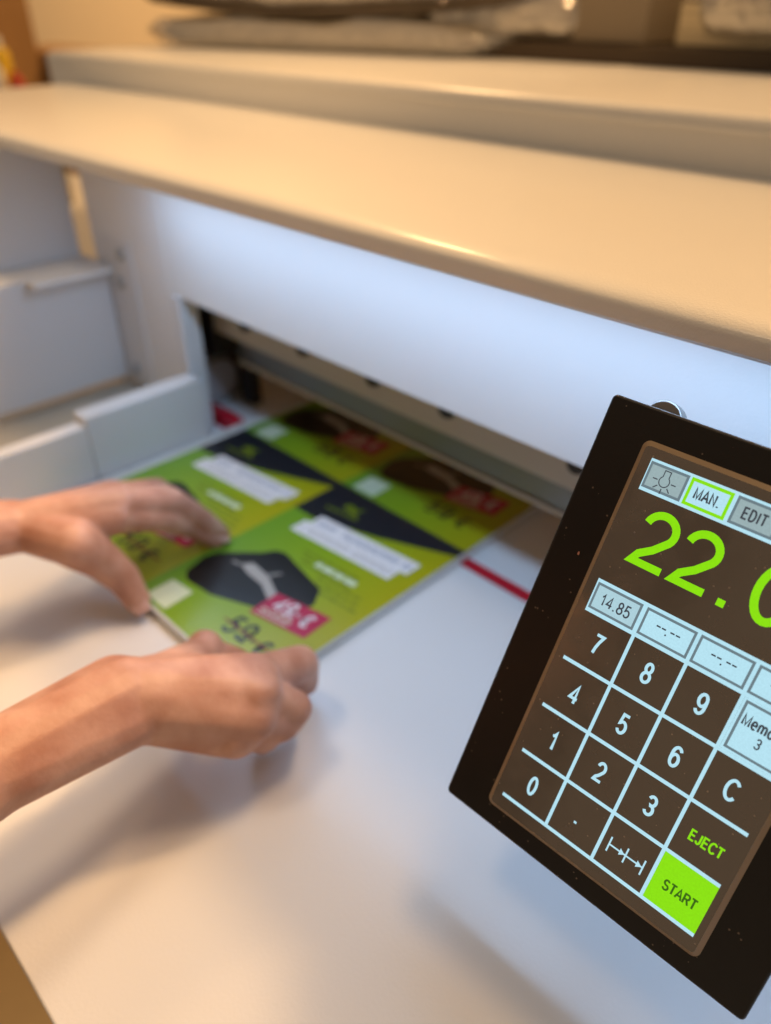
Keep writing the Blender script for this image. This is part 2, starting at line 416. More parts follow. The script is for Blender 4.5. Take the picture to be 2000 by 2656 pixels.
def ribbon(mb, pts, w, put, mi=0):
    """a polyline of width w drawn as quads with mitred joints; put() maps (x, y) to 3D"""
    P = [Vector((p[0], p[1])) for p in pts]
    Q = [P[0]]
    for p in P[1:]:
        if (p - Q[-1]).length > 1e-6: Q.append(p)
    P = Q; n = len(P)
    closed = (P[0] - P[-1]).length < 1e-5 and n > 3
    L = []; R = []
    for i in range(n):
        d0 = (P[i] - P[i-1]) if i > 0 else ((P[0] - P[n-2]) if closed else (P[1] - P[0]))
        d1 = (P[i+1] - P[i]) if i < n-1 else ((P[1] - P[0]) if closed else (P[n-1] - P[n-2]))
        d0 = d0.normalized(); d1 = d1.normalized()
        n0 = Vector((-d0.y, d0.x)); n1 = Vector((-d1.y, d1.x))
        m = n0 + n1
        if m.length < 1e-3: m = n0
        m.normalize()
        k = min(1.0 / max(m.dot(n0), 0.3), 1.9)
        L.append(P[i] + m * (w/2*k)); R.append(P[i] - m * (w/2*k))
    for i in range(n - 1):
        mb.poly([put(*R[i]), put(*R[i+1]), put(*L[i+1]), put(*L[i])], mi)
def text_width(t, h, wide=1.0, gap=0.10):
    return sum(G[c][0] for c in t) * h * wide + gap * h * (len(t) - 1)
def text(mb, t, x, y, h, w, put, mi=0, wide=1.0, gap=0.10, center=False, slope=0.0):
    if center: x -= text_width(t, h, wide, gap) / 2
    for c in t:
        adv, st = G[c]
        for s in st:
            ribbon(mb, [(x + px*h*wide, y + py*h + slope*(px*h*wide)) for px, py in s], w, put, mi)
        dx = adv*h*wide + gap*h
        x += dx; y += slope*dx

# ------------------------------------------------------------------ the control panel
CU, CV = 0.022, 0.02318                          # one key of the display, across and up
pu = Vector((0.99913, 0.03436, -0.02356)).normalized()
pv = Vector((0.0050, 0.46252, 0.8866)); pv = (pv - pu * pv.dot(pu)).normalized()
pn = pu.cross(pv)
PO = Vector((-0.10777, 0.18236, 0.08739))
rot = Matrix((pu, pv, pn)).transposed()
panel = thing("control_panel", "black touch screen control panel with lit green digits and a number keypad", "control panel", PO, rot=rot)
def P3(z): return lambda u, v: (u * CU, v * CV, z)
def pb(name, mb, mats, parent, bevel=0.0, seg=3, smooth=True):
    return mb.build(name, mats, parent, bevel, seg, world=False, smooth=smooth)

def round_rect(u0, u1, v0, v1, r, n=6):
    out = []
    for cx, cy, a in ((u1-r, v1-r, 0), (u0+r, v1-r, 90), (u0+r, v0+r, 180), (u1-r, v0+r, 270)):
        out += arc(cx, cy, r, r, a, a+90, n)
    return out
def slab(mb, ring, z0, z1, mi=0):
    n = len(ring); i = len(mb.v)
    mb.v += [(u*CU, v*CV, z0) for u, v in ring] + [(u*CU, v*CV, z1) for u, v in ring]
    for k in range(n):
        mb.f.append((i+k, i+(k+1)%n, i+n+(k+1)%n, i+n+k)); mb.m.append(mi)
    mb.f.append(tuple(i+n+k for k in range(n))); mb.m.append(mi)
    mb.f.append(tuple(i+k for k in reversed(range(n)))); mb.m.append(mi)
hs = MB(); slab(hs, round_rect(-1.172, 5.20, -0.780, 7.675, 0.10, 5), -0.026, -0.0006)
pb("housing", hs, M_bezel, panel, 0.0012, 4)
rm = MB()
def chamfer(mb, ring0, z0, ring1, z1, mi=0):
    n = len(ring0); i = len(mb.v)
    mb.v += [(u*CU, v*CV, z0) for u, v in ring0] + [(u*CU, v*CV, z1) for u, v in ring1]
    for k in range(n):
        mb.f.append((i+k, i+(k+1)%n, i+n+(k+1)%n, i+n+k)); mb.m.append(mi)
o0 = round_rect(-0.275, 4.21, -0.37, 7.135, 0.14); o1 = round_rect(-0.185, 4.12, -0.285, 7.05, 0.07)
chamfer(rm, o0, -0.0006, o1, 0.0010)
scr_rim = pb("screen_rim", rm, M_rim, panel)
gl = MB(); gl.poly([(u*CU, v*CV, 0.0010) for u, v in o1])
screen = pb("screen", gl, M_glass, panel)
Z1, Z2, Z3 = 0.00115, 0.00130, 0.00145
def rect(mb, u0, u1, v0, v1, z, mi=0):
    mb.poly([(u0*CU, v0*CV, z), (u1*CU, v0*CV, z), (u1*CU, v1*CV, z), (u0*CU, v1*CV, z)], mi)
g = MB(); w = 0.033
for v in (0, 1, 2, 3): rect(g, -0.01, 4.0, v - w, v + w, Z1)
for u in (1, 2, 3): rect(g, u - w*0.95, u + w*0.95, 0.033, 3.97, Z1 + 0.00004)
pb("key_grid", g, M_lit, screen)
for t, u, v in (('7', .48, 3.5), ('8', 1.49, 3.5), ('9', 2.5, 3.5), ('4', .48, 2.48), ('5', 1.49, 2.48), ('6', 2.5, 2.48),
                ('1', .48, 1.49), ('2', 1.49, 1.49), ('3', 2.5, 1.49), ('0', .47, .49), ('.', 1.47, .56), ('C', 3.49, 2.5)):
    g = MB()
    text(g, t, u, v - 0.165, 0.34, 0.055, P3(Z1), 0, 0.86, center=True)
    pb("key_symbol", g, M_lit, screen)
g = MB()
for a, b in (((2.165, .31), (2.165, .60)), ((2.495, .31), (2.495, .60)), ((2.83, .31), (2.83, .60)), ((2.165, .455), (2.83, .455))):
    ribbon(g, [a, b], 0.030, P3(Z1))
for x in (2.475, 2.81):
    g.poly([(p*CU, q*CV, Z1 + 0.0001) for p, q in ((x - 0.10, .39), (x, .455), (x - 0.10, .52))])
pb("key_symbol", g, M_lit, screen)
g = MB(); text(g, "EJECT", 3.53, 1.39, 0.175, 0.034, P3(Z1), 0, 0.93, 0.10, True); pb("key_symbol", g, M_green, screen)
g = MB(); rect(g, 3.033, 4.0, 0.034, 0.966, Z1, 0)
text(g, "START", 3.53, 0.37, 0.175, 0.034, P3(Z2), 1, 0.93, 0.10, True)
pb("start_button", g, [M_green, M_inkgreen], screen)
# big readout
g = MB()
for t, u in (('2', .345), ('2', 1.13), ('0', 2.425)):
    text(g, t, u - 0.015, 5.155, 0.90, 0.135, P3(Z1), 0, 1.30)
rect(g, 1.995, 2.13, 5.075, 5.20, Z1)
pb("readout", g, M_green, screen)
# memory row
g = MB(); rect(g, 0.0, 4.03, 3.968, 4.60, Z1 - 0.00006); pb("memory_bar", g, M_lit, screen)
def button(name, u0, u1, v0, v1, fill, edge, draw, ink=None, ew=0.045):
    g = MB(); rect(g, u0, u1, v0, v1, Z1 + 0.00005, 1); rect(g, u0+ew, u1-ew, v0+ew, v1-ew, Z2, 0)
    draw(g); return pb(name, g, [fill, edge, ink or M_ink], screen)
def dashes(c):
    def d(g):
        for x in (-.20, -.10, .06, .16):
            rect(g, c + x, c + x + .078, 4.31, 4.337, Z3, 2)
        rect(g, c - .015, c + .012, 4.225, 4.255, Z3, 2)
    return d
button("memory_button", 0.03, 0.94, 4.04, 4.54, M_key, M_edge, lambda g: text(g, "14.85", .495, 4.185, .20, .030, P3(Z3), 2, 0.98, 0.12, True))
for k in (1, 2, 3):
    button("memory_button", k + 0.02, k + 0.955, 4.04, 4.54, M_lit, M_edge, dashes(k + 0.49))
g0 = MB(); rect(g0, 3.033, 4.03, 3.033, 3.967, Z1 - 0.00006)
pb("memory_bar", g0, M_lit, screen)
def memo(g):
    text(g, "Memory", 3.155, 3.555, 0.175, 0.034, P3(Z3), 2, 0.92, 0.12)
    text(g, "3", 3.52, 3.30, 0.165, 0.026, P3(Z3), 2, 0.9, 0.1, True)
button("memory_button", 3.075, 3.965, 3.075, 3.935, M_lit, M_edge, memo)
# mode bar
g = MB(); rect(g, 0.0, 4.03, 6.307, 6.875, Z1 - 0.00006); pb("mode_bar", g, M_lit, screen)
def bulb(g):
    put = P3(Z3); cu, cv = .375, 6.575
    ribbon(g, [(cu-.055, cv+.075), (cu-.055, cv+.185), (cu+.055, cv+.185), (cu+.055, cv+.075)], .018, put, 2)
    ribbon(g, arc(cu, cv, .093, .093, 126, 414, 18), .018, put, 2)
    for a in (180, 225, 270, 315, 360):
        c, s = math.cos(math.radians(a)), math.sin(math.radians(a))
        ribbon(g, [(cu + .125*c, cv + .125*s), (cu + .215*c, cv + .215*s)], .020, put, 2)
button("mode_button", 0.02, 0.745, 6.365, 6.83, M_keygrey, M_edge, bulb)
button("mode_button", 0.785, 1.53, 6.36, 6.83, M_lit, M_green, lambda g: text(g, "MAN.", 1.15, 6.515, .175, .036, P3(Z3), 2, 0.9, 0.12, True), ew=0.055)
button("mode_button", 1.595, 2.34, 6.365, 6.83, M_keygrey, M_edge, lambda g: text(g, "EDIT", 1.96, 6.515, .175, .032, P3(Z3), 2, 0.86, 0.12, True))
button("mode_button", 2.405, 3.15, 6.365, 6.83, M_keygrey, M_edge, lambda g: None)
button("mode_button", 3.215, 3.96, 6.365, 6.83, M_keygrey, M_edge, lambda g: None)
g = MB(); g.poly([(u*CU, v*CV, 0.0002) for u, v in ((-.58, 4.80), (-.545, 4.79), (-.54, 4.83), (-.555, 4.86), (-.575, 4.85))])
pb("paper_fleck", g, paint("fleck", (0.55, 0.25, 0.18), 0.8), panel)
# holder behind the panel
hd = MB().box(1.3*CU, 2.7*CU, 2.0*CV, 5.6*CV, -0.040, -0.0262)
pb("mount_plate", hd, M_bezel, panel, 0.001)
arm = MB()
arm.prism_x([(0.2560, 0.176), (0.3578, 0.176), (0.3578, 0.206), (0.2560, 0.206)], -0.075, -0.050)
a = arm.build("mounting_arm", M_bezel, mach, 0.002)
nb = MB().lathe((-0.1205, 0.2880, 0.2290), -pn, [(0.0082, 0), (0.0082, 0.008), (0.0076, 0.012), (0.0055, 0.015), (0.002, 0.0165), (0.0005, 0.0166)], 28)
iv = (Matrix.Translation(PO) @ rot.to_4x4()).inverted()
nb.v = [tuple(iv @ Vector(p)) for p in nb.v]
pb("mounting_bolt", nb, M_chrome, panel, 0.0006)

# ------------------------------------------------------------------ the stack of printed sheets
stack = thing("paper_stack", "stack of printed sheets with green and black flyers lying under the machine opening", "paper stack", (-0.45, 0.168, 0))
def mat_stack():
    m, nt, p = new_mat("stacked_paper")
    p.inputs["Roughness"].default_value = 0.75
    tc = nt.nodes.new("ShaderNodeTexCoord")
    mp = nt.nodes.new("ShaderNodeMapping"); mp.inputs["Scale"].default_value = (6, 6, 2600)
    n = nt.nodes.new("ShaderNodeTexNoise"); n.inputs["Scale"].default_value = 1.0; n.inputs["Detail"].default_value = 3
    cr = nt.nodes.new("ShaderNodeValToRGB")
    cr.color_ramp.elements[0].color = (0.48, 0.49, 0.45, 1); cr.color_ramp.elements[1].color = (0.80, 0.80, 0.78, 1)
    nt.links.new(tc.outputs["Object"], mp.inputs[0]); nt.links.new(mp.outputs[0], n.inputs["Vector"])
    nt.links.new(n.outputs["Fac"], cr.inputs[0]); nt.links.new(cr.outputs[0], p.inputs["Base Color"])
    return m
SZ = 0.0080
MB().box(-0.6095, -0.2965, 0.1735, 0.6075, 0.0002, SZ).build("sheet_block", mat_stack(), stack)
def print_green():
    m, nt, p = new_mat("print_green")
    p.inputs["Roughness"].default_value = 0.30
    tc = nt.nodes.new("ShaderNodeTexCoord"); sx = nt.nodes.new("ShaderNodeSeparateXYZ")
    mr = nt.nodes.new("ShaderNodeMapRange"); mr.inputs[1].default_value = 0.0; mr.inputs[2].default_value = 0.15
    cr = nt.nodes.new("ShaderNodeValToRGB")
    cr.color_ramp.elements[0].color = (0.15, 0.33, 0.025, 1); cr.color_ramp.elements[1].color = (0.40, 0.38, 0.008, 1)
    e = cr.color_ramp.elements.new(0.5); e.color = (0.25, 0.39, 0.014, 1)
    nt.links.new(tc.outputs["Object"], sx.inputs[0]); nt.links.new(sx.outputs[0], mr.inputs[0])
    nt.links.new(mr.outputs[0], cr.inputs[0]); nt.links.new(cr.outputs[0], p.inputs["Base Color"])
    return m
PM = [print_green(), paint("print_navy", (0.016, 0.019, 0.026), 0.3), paint("print_white", (0.82, 0.82, 0.84), 0.35),
      paint("print_magenta", (0.46, 0.008, 0.06), 0.32), paint("print_black", (0.010, 0.010, 0.010), 0.3), paint("print_steelblue", (0.16, 0.22, 0.34), 0.35),
      paint("print_olive", (0.16, 0.22, 0.012), 0.35), paint("print_palegreen", (0.62, 0.72, 0.52), 0.35), paint("print_grey", (0.42, 0.40, 0.37), 0.35), paint("print_brown", (0.20, 0.045, 0.012), 0.4)]
FW, FH = 0.1495, 0.2130
def flyer(x0, y0):
    b = MB()
    lay = [0]
    def put0(dz):
        return lambda x, y: (x0 + x, y0 + y, SZ + 0.00012 + dz)
    def pg(pts, mi, dz): b.poly([put0(dz)(*p) for p in pts], mi)
    pg([(0, 0), (FW, 0), (FW, FH), (0, FH)], 0, 0)
    pg([(0, .157), (.027, .158), (.084, .176), (FW, .2035), (FW, FH), (0, FH)], 1, .00006)
    # green emblem on the dark band
    pg(arc(.037, .190, .006, .0045, 20, 300, 12), 6, .00012)
    pg([(.040, .190), (.050, .198), (.046, .189), (.052, .184), (.042, .184)], 6, .00012)
    for k in range(6): pg([(.020 + k*.006, .176 + k*.0008), (.0245 + k*.006, .1766 + k*.0008), (.0245 + k*.006, .1795 + k*.0008), (.020 + k*.006, .179 + k*.0008)], 6, .00012)
    # two white title bars, the upper one set in
    sl = 0.095
    def tilt(x, y, w, h): return [(x, y), (x + w, y + sl*w), (x + w, y + sl*w + h), (x, y + h)]
    pg(tilt(.029, .1475, .107, .017), 2, .00012)
    pg(tilt(.0235, .1335, .106, .017), 2, .00018)
    rnd = random.Random(3)
    def words(x, y, w, h, mi, dz, lo=.004, hi=.012):
        cx = x
        while cx < x + w - lo:
            ww = min(rnd.uniform(lo, hi), x + w - cx)
            yy = y + sl*(cx - x)
            pg([(cx, yy), (cx + ww, yy + sl*ww), (cx + ww, yy + sl*ww + h), (cx, yy + h)], mi, dz)
            cx += ww + .0018
    def letters(x, y, w, h, mi, dz):
        cx = x
        while cx < x + w:
            yy = y + sl*(cx - x); k = rnd.random()
            if k > .12:
                pg([(cx, yy), (cx + .0011, yy), (cx + .0011, yy + h), (cx, yy + h)], mi, dz)
                pg([(cx + .0011, yy + h*.55*(k > .5)), (cx + .0028, yy + h*.55*(k > .5)), (cx + .0028, yy + h*.55*(k > .5) + h*.2), (cx + .0011, yy + h*.55*(k > .5) + h*.2)], mi, dz)
            cx += .0042
    letters(.034, .1525, .098, .0075, 5, .00024)
    letters(.028, .1385, .098, .0075, 8, .00024)
    # small text block
    for k in range(3): words(.056 + k*.004, .121 - k*.0055, .058, .0022, 6, .00006)
    for k in range(3): words(.088 + k*.006, .107 - k*.006, .044, .0022, 6, .00006)
    words(.076, .1145, .044, .0058, 7, .00012, .006, .012)
    # dark product picture
    pg([(.011, .040), (.005, .060), (.009, .072), (.034, .096), (.040, .106), (.048, .109), (.102, .099), (.112, .084), (.110, .074), (.084, .052), (.048, .037), (.020, .034)], 4, .00018)
    pg([(.034, .075), (.040, .083), (.062, .081), (.082, .073), (.088, .063), (.080, .065), (.066, .071), (.046, .072)], 8, .00024)
    pg([(.026, .072), (.034, .0735), (.034, .075), (.026, .0740)], 8, .00024)
    pg([(.060, .083), (.066, .091), (.067, .090), (.062, .082)], 8, .00024)
    # price field
    R = lambda x, y: (.084 + x*math.cos(.20) - y*math.sin(.20)*.3, .046 + x*math.sin(.20) + y)
    pg([R(0, 0), R(.051, 0), R(.051, .0275), R(0, .0275)], 3, .0003)
    pr = lambda x, y: (x0 + R(x, y)[0], y0 + R(x, y)[1], SZ + .00012 + .00036)
    text(b, "49", .009, .0120, .0125, .0023, pr, 2, 1.0, .16)
    text(b, ",-", .0265, .0125, .0095, .0026, pr, 2, .8, .1)
    text(b, "€", .036, .0090, .0120, .0022, pr, 2, 1.0, .1)
    for k, yy in enumerate((.0085, .0055, .0025)):
        cx = .004
        while cx < (.033 if k else .030):
            ww = rnd.uniform(.003, .006); b.poly([pr(cx, yy), pr(cx + ww, yy), pr(cx + ww, yy + .0013), pr(cx, yy + .0013)], 7); cx += ww + .001
    # struck out old price
    p2 = lambda x, y: (x0 + .083 + x, y0 + .0195 + y + .10*x, SZ + .00012 + .0003)
    text(b, "59", 0, .002, .0165, .0030, p2, 4, 1.05, .2)
    text(b, ",-", .0215, .002, .012, .0026, p2, 4, .9, .1)
    text(b, "€", .034, -.001, .014, .0029, p2, 4, 1.0, .1)
    p3 = lambda x, y: (x0 + .083 + x, y0 + .0195 + y + .10*x, SZ + .00012 + .00036)
    ribbon(b, [(-.006, .0105), (.052, .0065)], .0016, p3, 9)
    # plain pale square
    pg([(.0125, .003), (.038, .004), (.0365, .029), (.0125, .027)], 7, .00012)
    return b
for (x0, y0) in ((-0.4465, 0.1755), (-0.5960, 0.1755), (-0.4465, 0.3885), (-0.5960, 0.3885)):
    flyer(x0, y0).build("printed_flyer", PM, stack, origin=(x0, y0, SZ), smooth=False)

# ------------------------------------------------------------------ the person: hands and forearms, shirt out of frame
H = {"R_elb": (-0.263, -0.150, 0.105), "R_fa": (-0.2799, 0.0301, 0.088), "R_wrist": (-0.2857, 0.0932, 0.078), "R_mcp_i": (-0.2681, 0.1604, 0.058), "R_mcp_m": (-0.2521, 0.1516, 0.062), "R_mcp_r": (-0.2456, 0.1425, 0.056), "R_mcp_p": (-0.2504, 0.1339, 0.045),
 "R_i1": (-0.2744, 0.1996, 0.045), "R_i2": (-0.2779, 0.2074, 0.018), "R_th0": (-0.2989, 0.1209, 0.062), "R_th1": (-0.3235, 0.1576, 0.04), "R_th2": (-0.3268, 0.1835, 0.03), "R_th3": (-0.3148, 0.1979, 0.016),
 "R_m1": (-0.246, 0.1782, 0.046), "R_m2": (-0.2588, 0.1818, 0.016), "R_r1": (-0.2413, 0.1681, 0.04), "R_r2": (-0.2579, 0.1704, 0.014), "R_p1": (-0.2426, 0.1514, 0.03), "R_p2": (-0.2545, 0.1542, 0.010),
 "L_elb": (-0.500, -0.110, 0.125), "L_fa": (-0.478, 0.0852, 0.088), "L_wrist": (-0.4748, 0.1206, 0.078), "L_mcp_i": (-0.4497, 0.1771, 0.075), "L_mcp_m": (-0.4574, 0.187, 0.08), "L_mcp_r": (-0.4766, 0.1951, 0.076), "L_mcp_p": (-0.5033, 0.2026, 0.066),
 "L_i1": (-0.4524, 0.2158, 0.055), "L_i2": (-0.454, 0.2366, 0.03), "L_i3": (-0.4476, 0.2518, 0.014), "L_m1": (-0.4568, 0.2265, 0.062), "L_m2": (-0.4491, 0.245, 0.035), "L_m3": (-0.4488, 0.2584, 0.015), "L_r1": (-0.4734, 0.2327, 0.058), "L_r2": (-0.4655, 0.2482, 0.033), "L_r3": (-0.4592, 0.258, 0.015),
 "L_th0": (-0.4433, 0.1409, 0.07), "L_th1": (-0.4412, 0.1551, 0.05), "L_th2": (-0.435, 0.1654, 0.03), "L_th3": (-0.4258, 0.1677, 0.014)}
H.update({"R_sho": (-0.21, -0.36, 0.43), "L_sho": (-0.57, -0.36, 0.43), "chest": (-0.39, -0.40, 0.36), "neck": (-0.39, -0.39, 0.50), "belly": (-0.37, -0.42, 0.0)})
H["R_th0"] = (-0.297, 0.1193, 0.06)
H["R_th1"] = (-0.318, 0.1583, 0.04)
H["R_th2"] = (-0.3128, 0.1745, 0.026)
H["R_th3"] = (-0.3051, 0.1856, 0.014)
H["R_i1"] = (-0.2644, 0.1948, 0.044)
H["R_i2"] = (-0.2741, 0.203, 0.016)
H["R_m1"] = (-0.2433, 0.1759, 0.046)
H["R_m2"] = (-0.2561, 0.1802, 0.016)
H["L_mcp_m"] = (-0.4531, 0.1842, 0.078)
H["L_mcp_r"] = (-0.4696, 0.19, 0.073)
H["L_mcp_p"] = (-0.4907, 0.1944, 0.064)
H["L_m1"] = (-0.4521, 0.2236, 0.062)
H["L_r1"] = (-0.4671, 0.2286, 0.057)
H["R_i1"] = (-0.2668, 0.1984, 0.044)
H["R_i2"] = (-0.2737, 0.2063, 0.016)
H["R_mcp_i"] = (-0.2653, 0.16, 0.061)
H["R_m1"] = (-0.2415, 0.1731, 0.04)
H["R_m2"] = (-0.2546, 0.1758, 0.014)
H["R_r1"] = (-0.2415, 0.1629, 0.034)
H["R_r2"] = (-0.2569, 0.1655, 0.012)
H["R_p1"] = (-0.2469, 0.1532, 0.028)
H["R_p2"] = (-0.2582, 0.1564, 0.01)
H["R_i1"] = (-0.2671, 0.1935, 0.044)
H["R_i2"] = (-0.2742, 0.2003, 0.018)
H["R_mcp_i"] = (-0.2622, 0.1584, 0.062)
H["R_m1"] = (-0.2427, 0.1693, 0.044)
H["R_m2"] = (-0.2574, 0.1751, 0.015)
H["R_r1"] = (-0.2434, 0.1609, 0.036)
H["R_r2"] = (-0.2589, 0.1643, 0.013)
H["R_p1"] = (-0.2477, 0.1512, 0.03)
H["R_p2"] = (-0.2603, 0.1552, 0.01)
H["L_mcp_i"] = (-0.4490, 0.1755, 0.0725); H["L_i1"] = (-0.4505, 0.2125, 0.0530)
H["L_p1"] = (-0.496, 0.2345, 0.050); H["L_p2"] = (-0.490, 0.2480, 0.030); H["L_p3"] = (-0.484, 0.2570, 0.015)
def capsule(bm, a, ra, b, rb, n=14):
    a, b = Vector(a), Vector(b); d = b - a; L = d.length
    q = d.to_track_quat('Z', 'Y') if L > 1e-6 else Matrix.Identity(3).to_quaternion()
    rings = []
    for k in range(1, 5): t = -math.pi/2 + k*math.pi/2/5; rings.append((ra*math.cos(t), ra*math.sin(t)))
    rings += [(ra, 0.0), (rb, L)]
    for k in range(1, 5): t = k*math.pi/2/5; rings.append((rb*math.cos(t), L + rb*math.sin(t)))
    vs = [[bm.verts.new(a + q @ Vector((r*math.cos(2*math.pi*j/n), r*math.sin(2*math.pi*j/n), z))) for j in range(n)] for r, z in rings]
    p0 = bm.verts.new(a + q @ Vector((0, 0, -ra))); p1 = bm.verts.new(a + q @ Vector((0, 0, L + rb)))
    for j in range(n):
        k = (j + 1) % n
        bm.faces.new((p0, vs[0][k], vs[0][j])); bm.faces.new((p1, vs[-1][j], vs[-1][k]))
        for r in range(len(vs) - 1): bm.faces.new((vs[r][j], vs[r][k], vs[r+1][k], vs[r+1][j]))
def grow(name, bones, mat, voxel, smooth_n, parent, off):
    bm = bmesh.new()
    for a, ra, b, rb in bones:
        a = Vector(H[a] if isinstance(a, str) else a) - off; b = Vector(H[b] if isinstance(b, str) else b) - off
        capsule(bm, a, ra, b, rb)
    me = bpy.data.meshes.new(name + "_draft"); bm.to_mesh(me); bm.free()
    tmp = bpy.data.objects.new(name + "_draft", me); COL.objects.link(tmp)
    r = tmp.modifiers.new("r", 'REMESH'); r.mode = 'VOXEL'; r.voxel_size = voxel
    s = tmp.modifiers.new("s", 'SMOOTH'); s.factor = 0.5; s.iterations = smooth_n
    dg = bpy.context.evaluated_depsgraph_get()
    fin = bpy.data.meshes.new_from_object(tmp.evaluated_get(dg)); fin.name = name
    bpy.data.objects.remove(tmp)
    fin.materials.clear(); fin.materials.append(mat)
    for p in fin.polygons: p.use_smooth = True
    o = bpy.data.objects.new(name, fin); COL.objects.link(o)
    if parent: o.parent = parent
    return o
def mix(a, b, t): return tuple(Vector(H[a] if isinstance(a, str) else a).lerp(Vector(H[b] if isinstance(b, str) else b), t))
def sh_(a, d): return tuple(Vector(H[a] if isinstance(a, str) else a) + Vector(d))
bones = []
# right arm
bones += [("R_elb", .036, "R_fa", .0215), ("R_fa", .0215, "R_wrist", .0225), (sh_("R_wrist", (-.008, 0, 0)), .019, sh_("R_fa", (-.004, 0, 0)), .019), (sh_("R_wrist", (.008, 0, -.004)), .018, sh_("R_fa", (.004, 0, 0)), .019)]
for k, r in (("i", .0145), ("m", .0145), ("r", .0140), ("p", .0135)):
    bones.append((mix("R_wrist", "R_mcp_" + k, .12), .0205, "R_mcp_" + k, r))
bones += [("R_mcp_i", .0125, "R_mcp_m", .0125), ("R_mcp_m", .0125, "R_mcp_r", .0125), ("R_mcp_r", .012, "R_mcp_p", .012)]
bones += [("R_mcp_i", .0130, "R_i1", .0118), ("R_i1", .0118, "R_i2", .0098),
          ("R_mcp_m", .0118, "R_m1", .0104), ("R_m1", .0104, "R_m2", .0086),
          ("R_mcp_r", .0115, "R_r1", .0095), ("R_r1", .0095, "R_r2", .0078),
          ("R_mcp_p", .0105, "R_p1", .0085), ("R_p1", .0085, "R_p2", .0070)]
bones += [("R_wrist", .020, "R_th0", .018), ("R_th0", .018, "R_th1", .0125), ("R_th1", .0125, "R_th2", .0105), ("R_th2", .0105, "R_th3", .0085), ("R_th0", .017, mix("R_mcp_i", "R_wrist", .35), .016), (mix("R_th0", "R_th1", .5), .012, mix("R_mcp_i", "R_wrist", .3), .013)]
for a, b, r in (("i", "m", .0142), ("m", "r", .0138), ("r", "p", .0134)):
    bones.append((mix("R_wrist", mix("R_mcp_" + a, "R_mcp_" + b, .5), .15), .021, mix("R_mcp_" + a, "R_mcp_" + b, .5), r))
bones += [(sh_("R_mcp_i", (.004, -.004, .004)), .0118, sh_("R_mcp_i", (.005, .001, .003)), .0105), (sh_("R_mcp_p", (.004, -.003, .003)), .0112, sh_("R_mcp_p", (.004, .002, .002)), .0105), (sh_("R_mcp_m", (.003, -.003, .003)), .0116, sh_("R_mcp_m", (.004, .002, .003)), .0105), (sh_("R_th1", (-.002, .002, .003)), .0122, "R_th1", .0115)]
# left arm
bones += [("L_elb", .036, "L_fa", .0200), ("L_fa", .0200, "L_wrist", .0175), (sh_("L_wrist", (-.012, 0, 0)), .015, sh_("L_fa", (-.010, 0, 0)), .0185)]
for k, r in (("i", .0135), ("m", .0130), ("r", .0125), ("p", .0115)):
    bones.append((mix("L_wrist", "L_mcp_" + k, .12), .0175, "L_mcp_" + k, r))
bones += [("L_mcp_i", .0120, "L_mcp_m", .0120), ("L_mcp_m", .0120, "L_mcp_r", .0115), ("L_mcp_r", .0115, "L_mcp_p", .0110), (mix("L_mcp_r", "L_wrist", .5), .015, mix("L_mcp_i", "L_wrist", .5), .015)]
for k, r in (("i", .0124), ("m", .0116), ("r", .0107), ("p", .0095)):
    bones += [("L_mcp_" + k, r, f"L_{k}1", r*.86), (f"L_{k}1", r*.86, f"L_{k}2", r*.76), (f"L_{k}2", r*.76, f"L_{k}3", r*.64)]
for a, b, r in (("i", "m", .0128), ("m", "r", .0122), ("r", "p", .0116)):
    bones.append((mix("L_wrist", mix("L_mcp_" + a, "L_mcp_" + b, .5), .12), .016, mix("L_mcp_" + a, "L_mcp_" + b, .5), r))
bones += [("L_wrist", .0165, "L_th0", .0165), ("L_th0", .0172, "L_th1", .0148), ("L_th1", .0148, "L_th2", .0124), ("L_th2", .0124, "L_th3", .0100), (mix("L_th0", "L_th1", .5), .012, mix("L_mcp_i", "L_wrist", .45), .013)]
# upper arms, shoulders and neck, outside the picture
bones += [("R_elb", .040, "R_sho", .048), ("L_elb", .040, "L_sho", .048), ("R_sho", .05, "neck", .06), ("L_sho", .05, "neck", .06)]
PB = Vector((-0.45, -0.40, -0.9))
person = grow("person", bones, M_skin, 0.0015, 11, None, PB)
person.location = PB
tag(person, "bare hands and forearms of someone pushing the printed sheet stack into the machine", "person")
shirt_b = [("R_sho", .066, mix("R_elb", "R_sho", .55), .060), ("L_sho", .066, mix("L_elb", "L_sho", .55), .060), ("R_sho", .07, "L_sho", .07), ("chest", .13, "belly", .125),
           (sh_("chest", (.07, 0, 0)), .115, sh_("belly", (.06, 0, 0)), .11), (sh_("chest", (-.07, 0, 0)), .115, sh_("belly", (-.06, 0, 0)), .11)]
grow("shirt", shirt_b, M_shirt, 0.008, 5, person, PB)
def nail(tip, prev, up, r):
    tip, prev = Vector(H[tip]), Vector(H[prev]); d = (tip - prev).normalized(); up = Vector(up); up = (up - d*up.dot(d)).normalized(); s = d.cross(up)
    b = MB(); rows = []
    c = tip + up * (r * 0.80) + d * (r * 0.15)
    for i in range(7):
        for j in range(7):
            x, y = (i - 3) / 3, (j - 3) / 3
            k = 1 - 0.25 * max(0, abs(x) - .5)
            b.v.append(tuple(c + d * (x * r * 0.95) + s * (y * r * 0.78 * k) + up * (r * 0.22 * (1 - y*y) + 0.0004)))
    for i in range(6):
        for j in range(6): b.f.append((i*7+j, i*7+j+1, (i+1)*7+j+1, (i+1)*7+j)); b.m.append(0)
    o = b.build("fingernail", M_nail, person, origin=(0, 0, 0)); o.location = -PB
for t, p, u, r in (("L_th3", "L_th2", (.55, -.3, .6), .0085), ("L_i3", "L_i2", (.4, .3, .8), .0072)):
    nail(t, p, u, r)

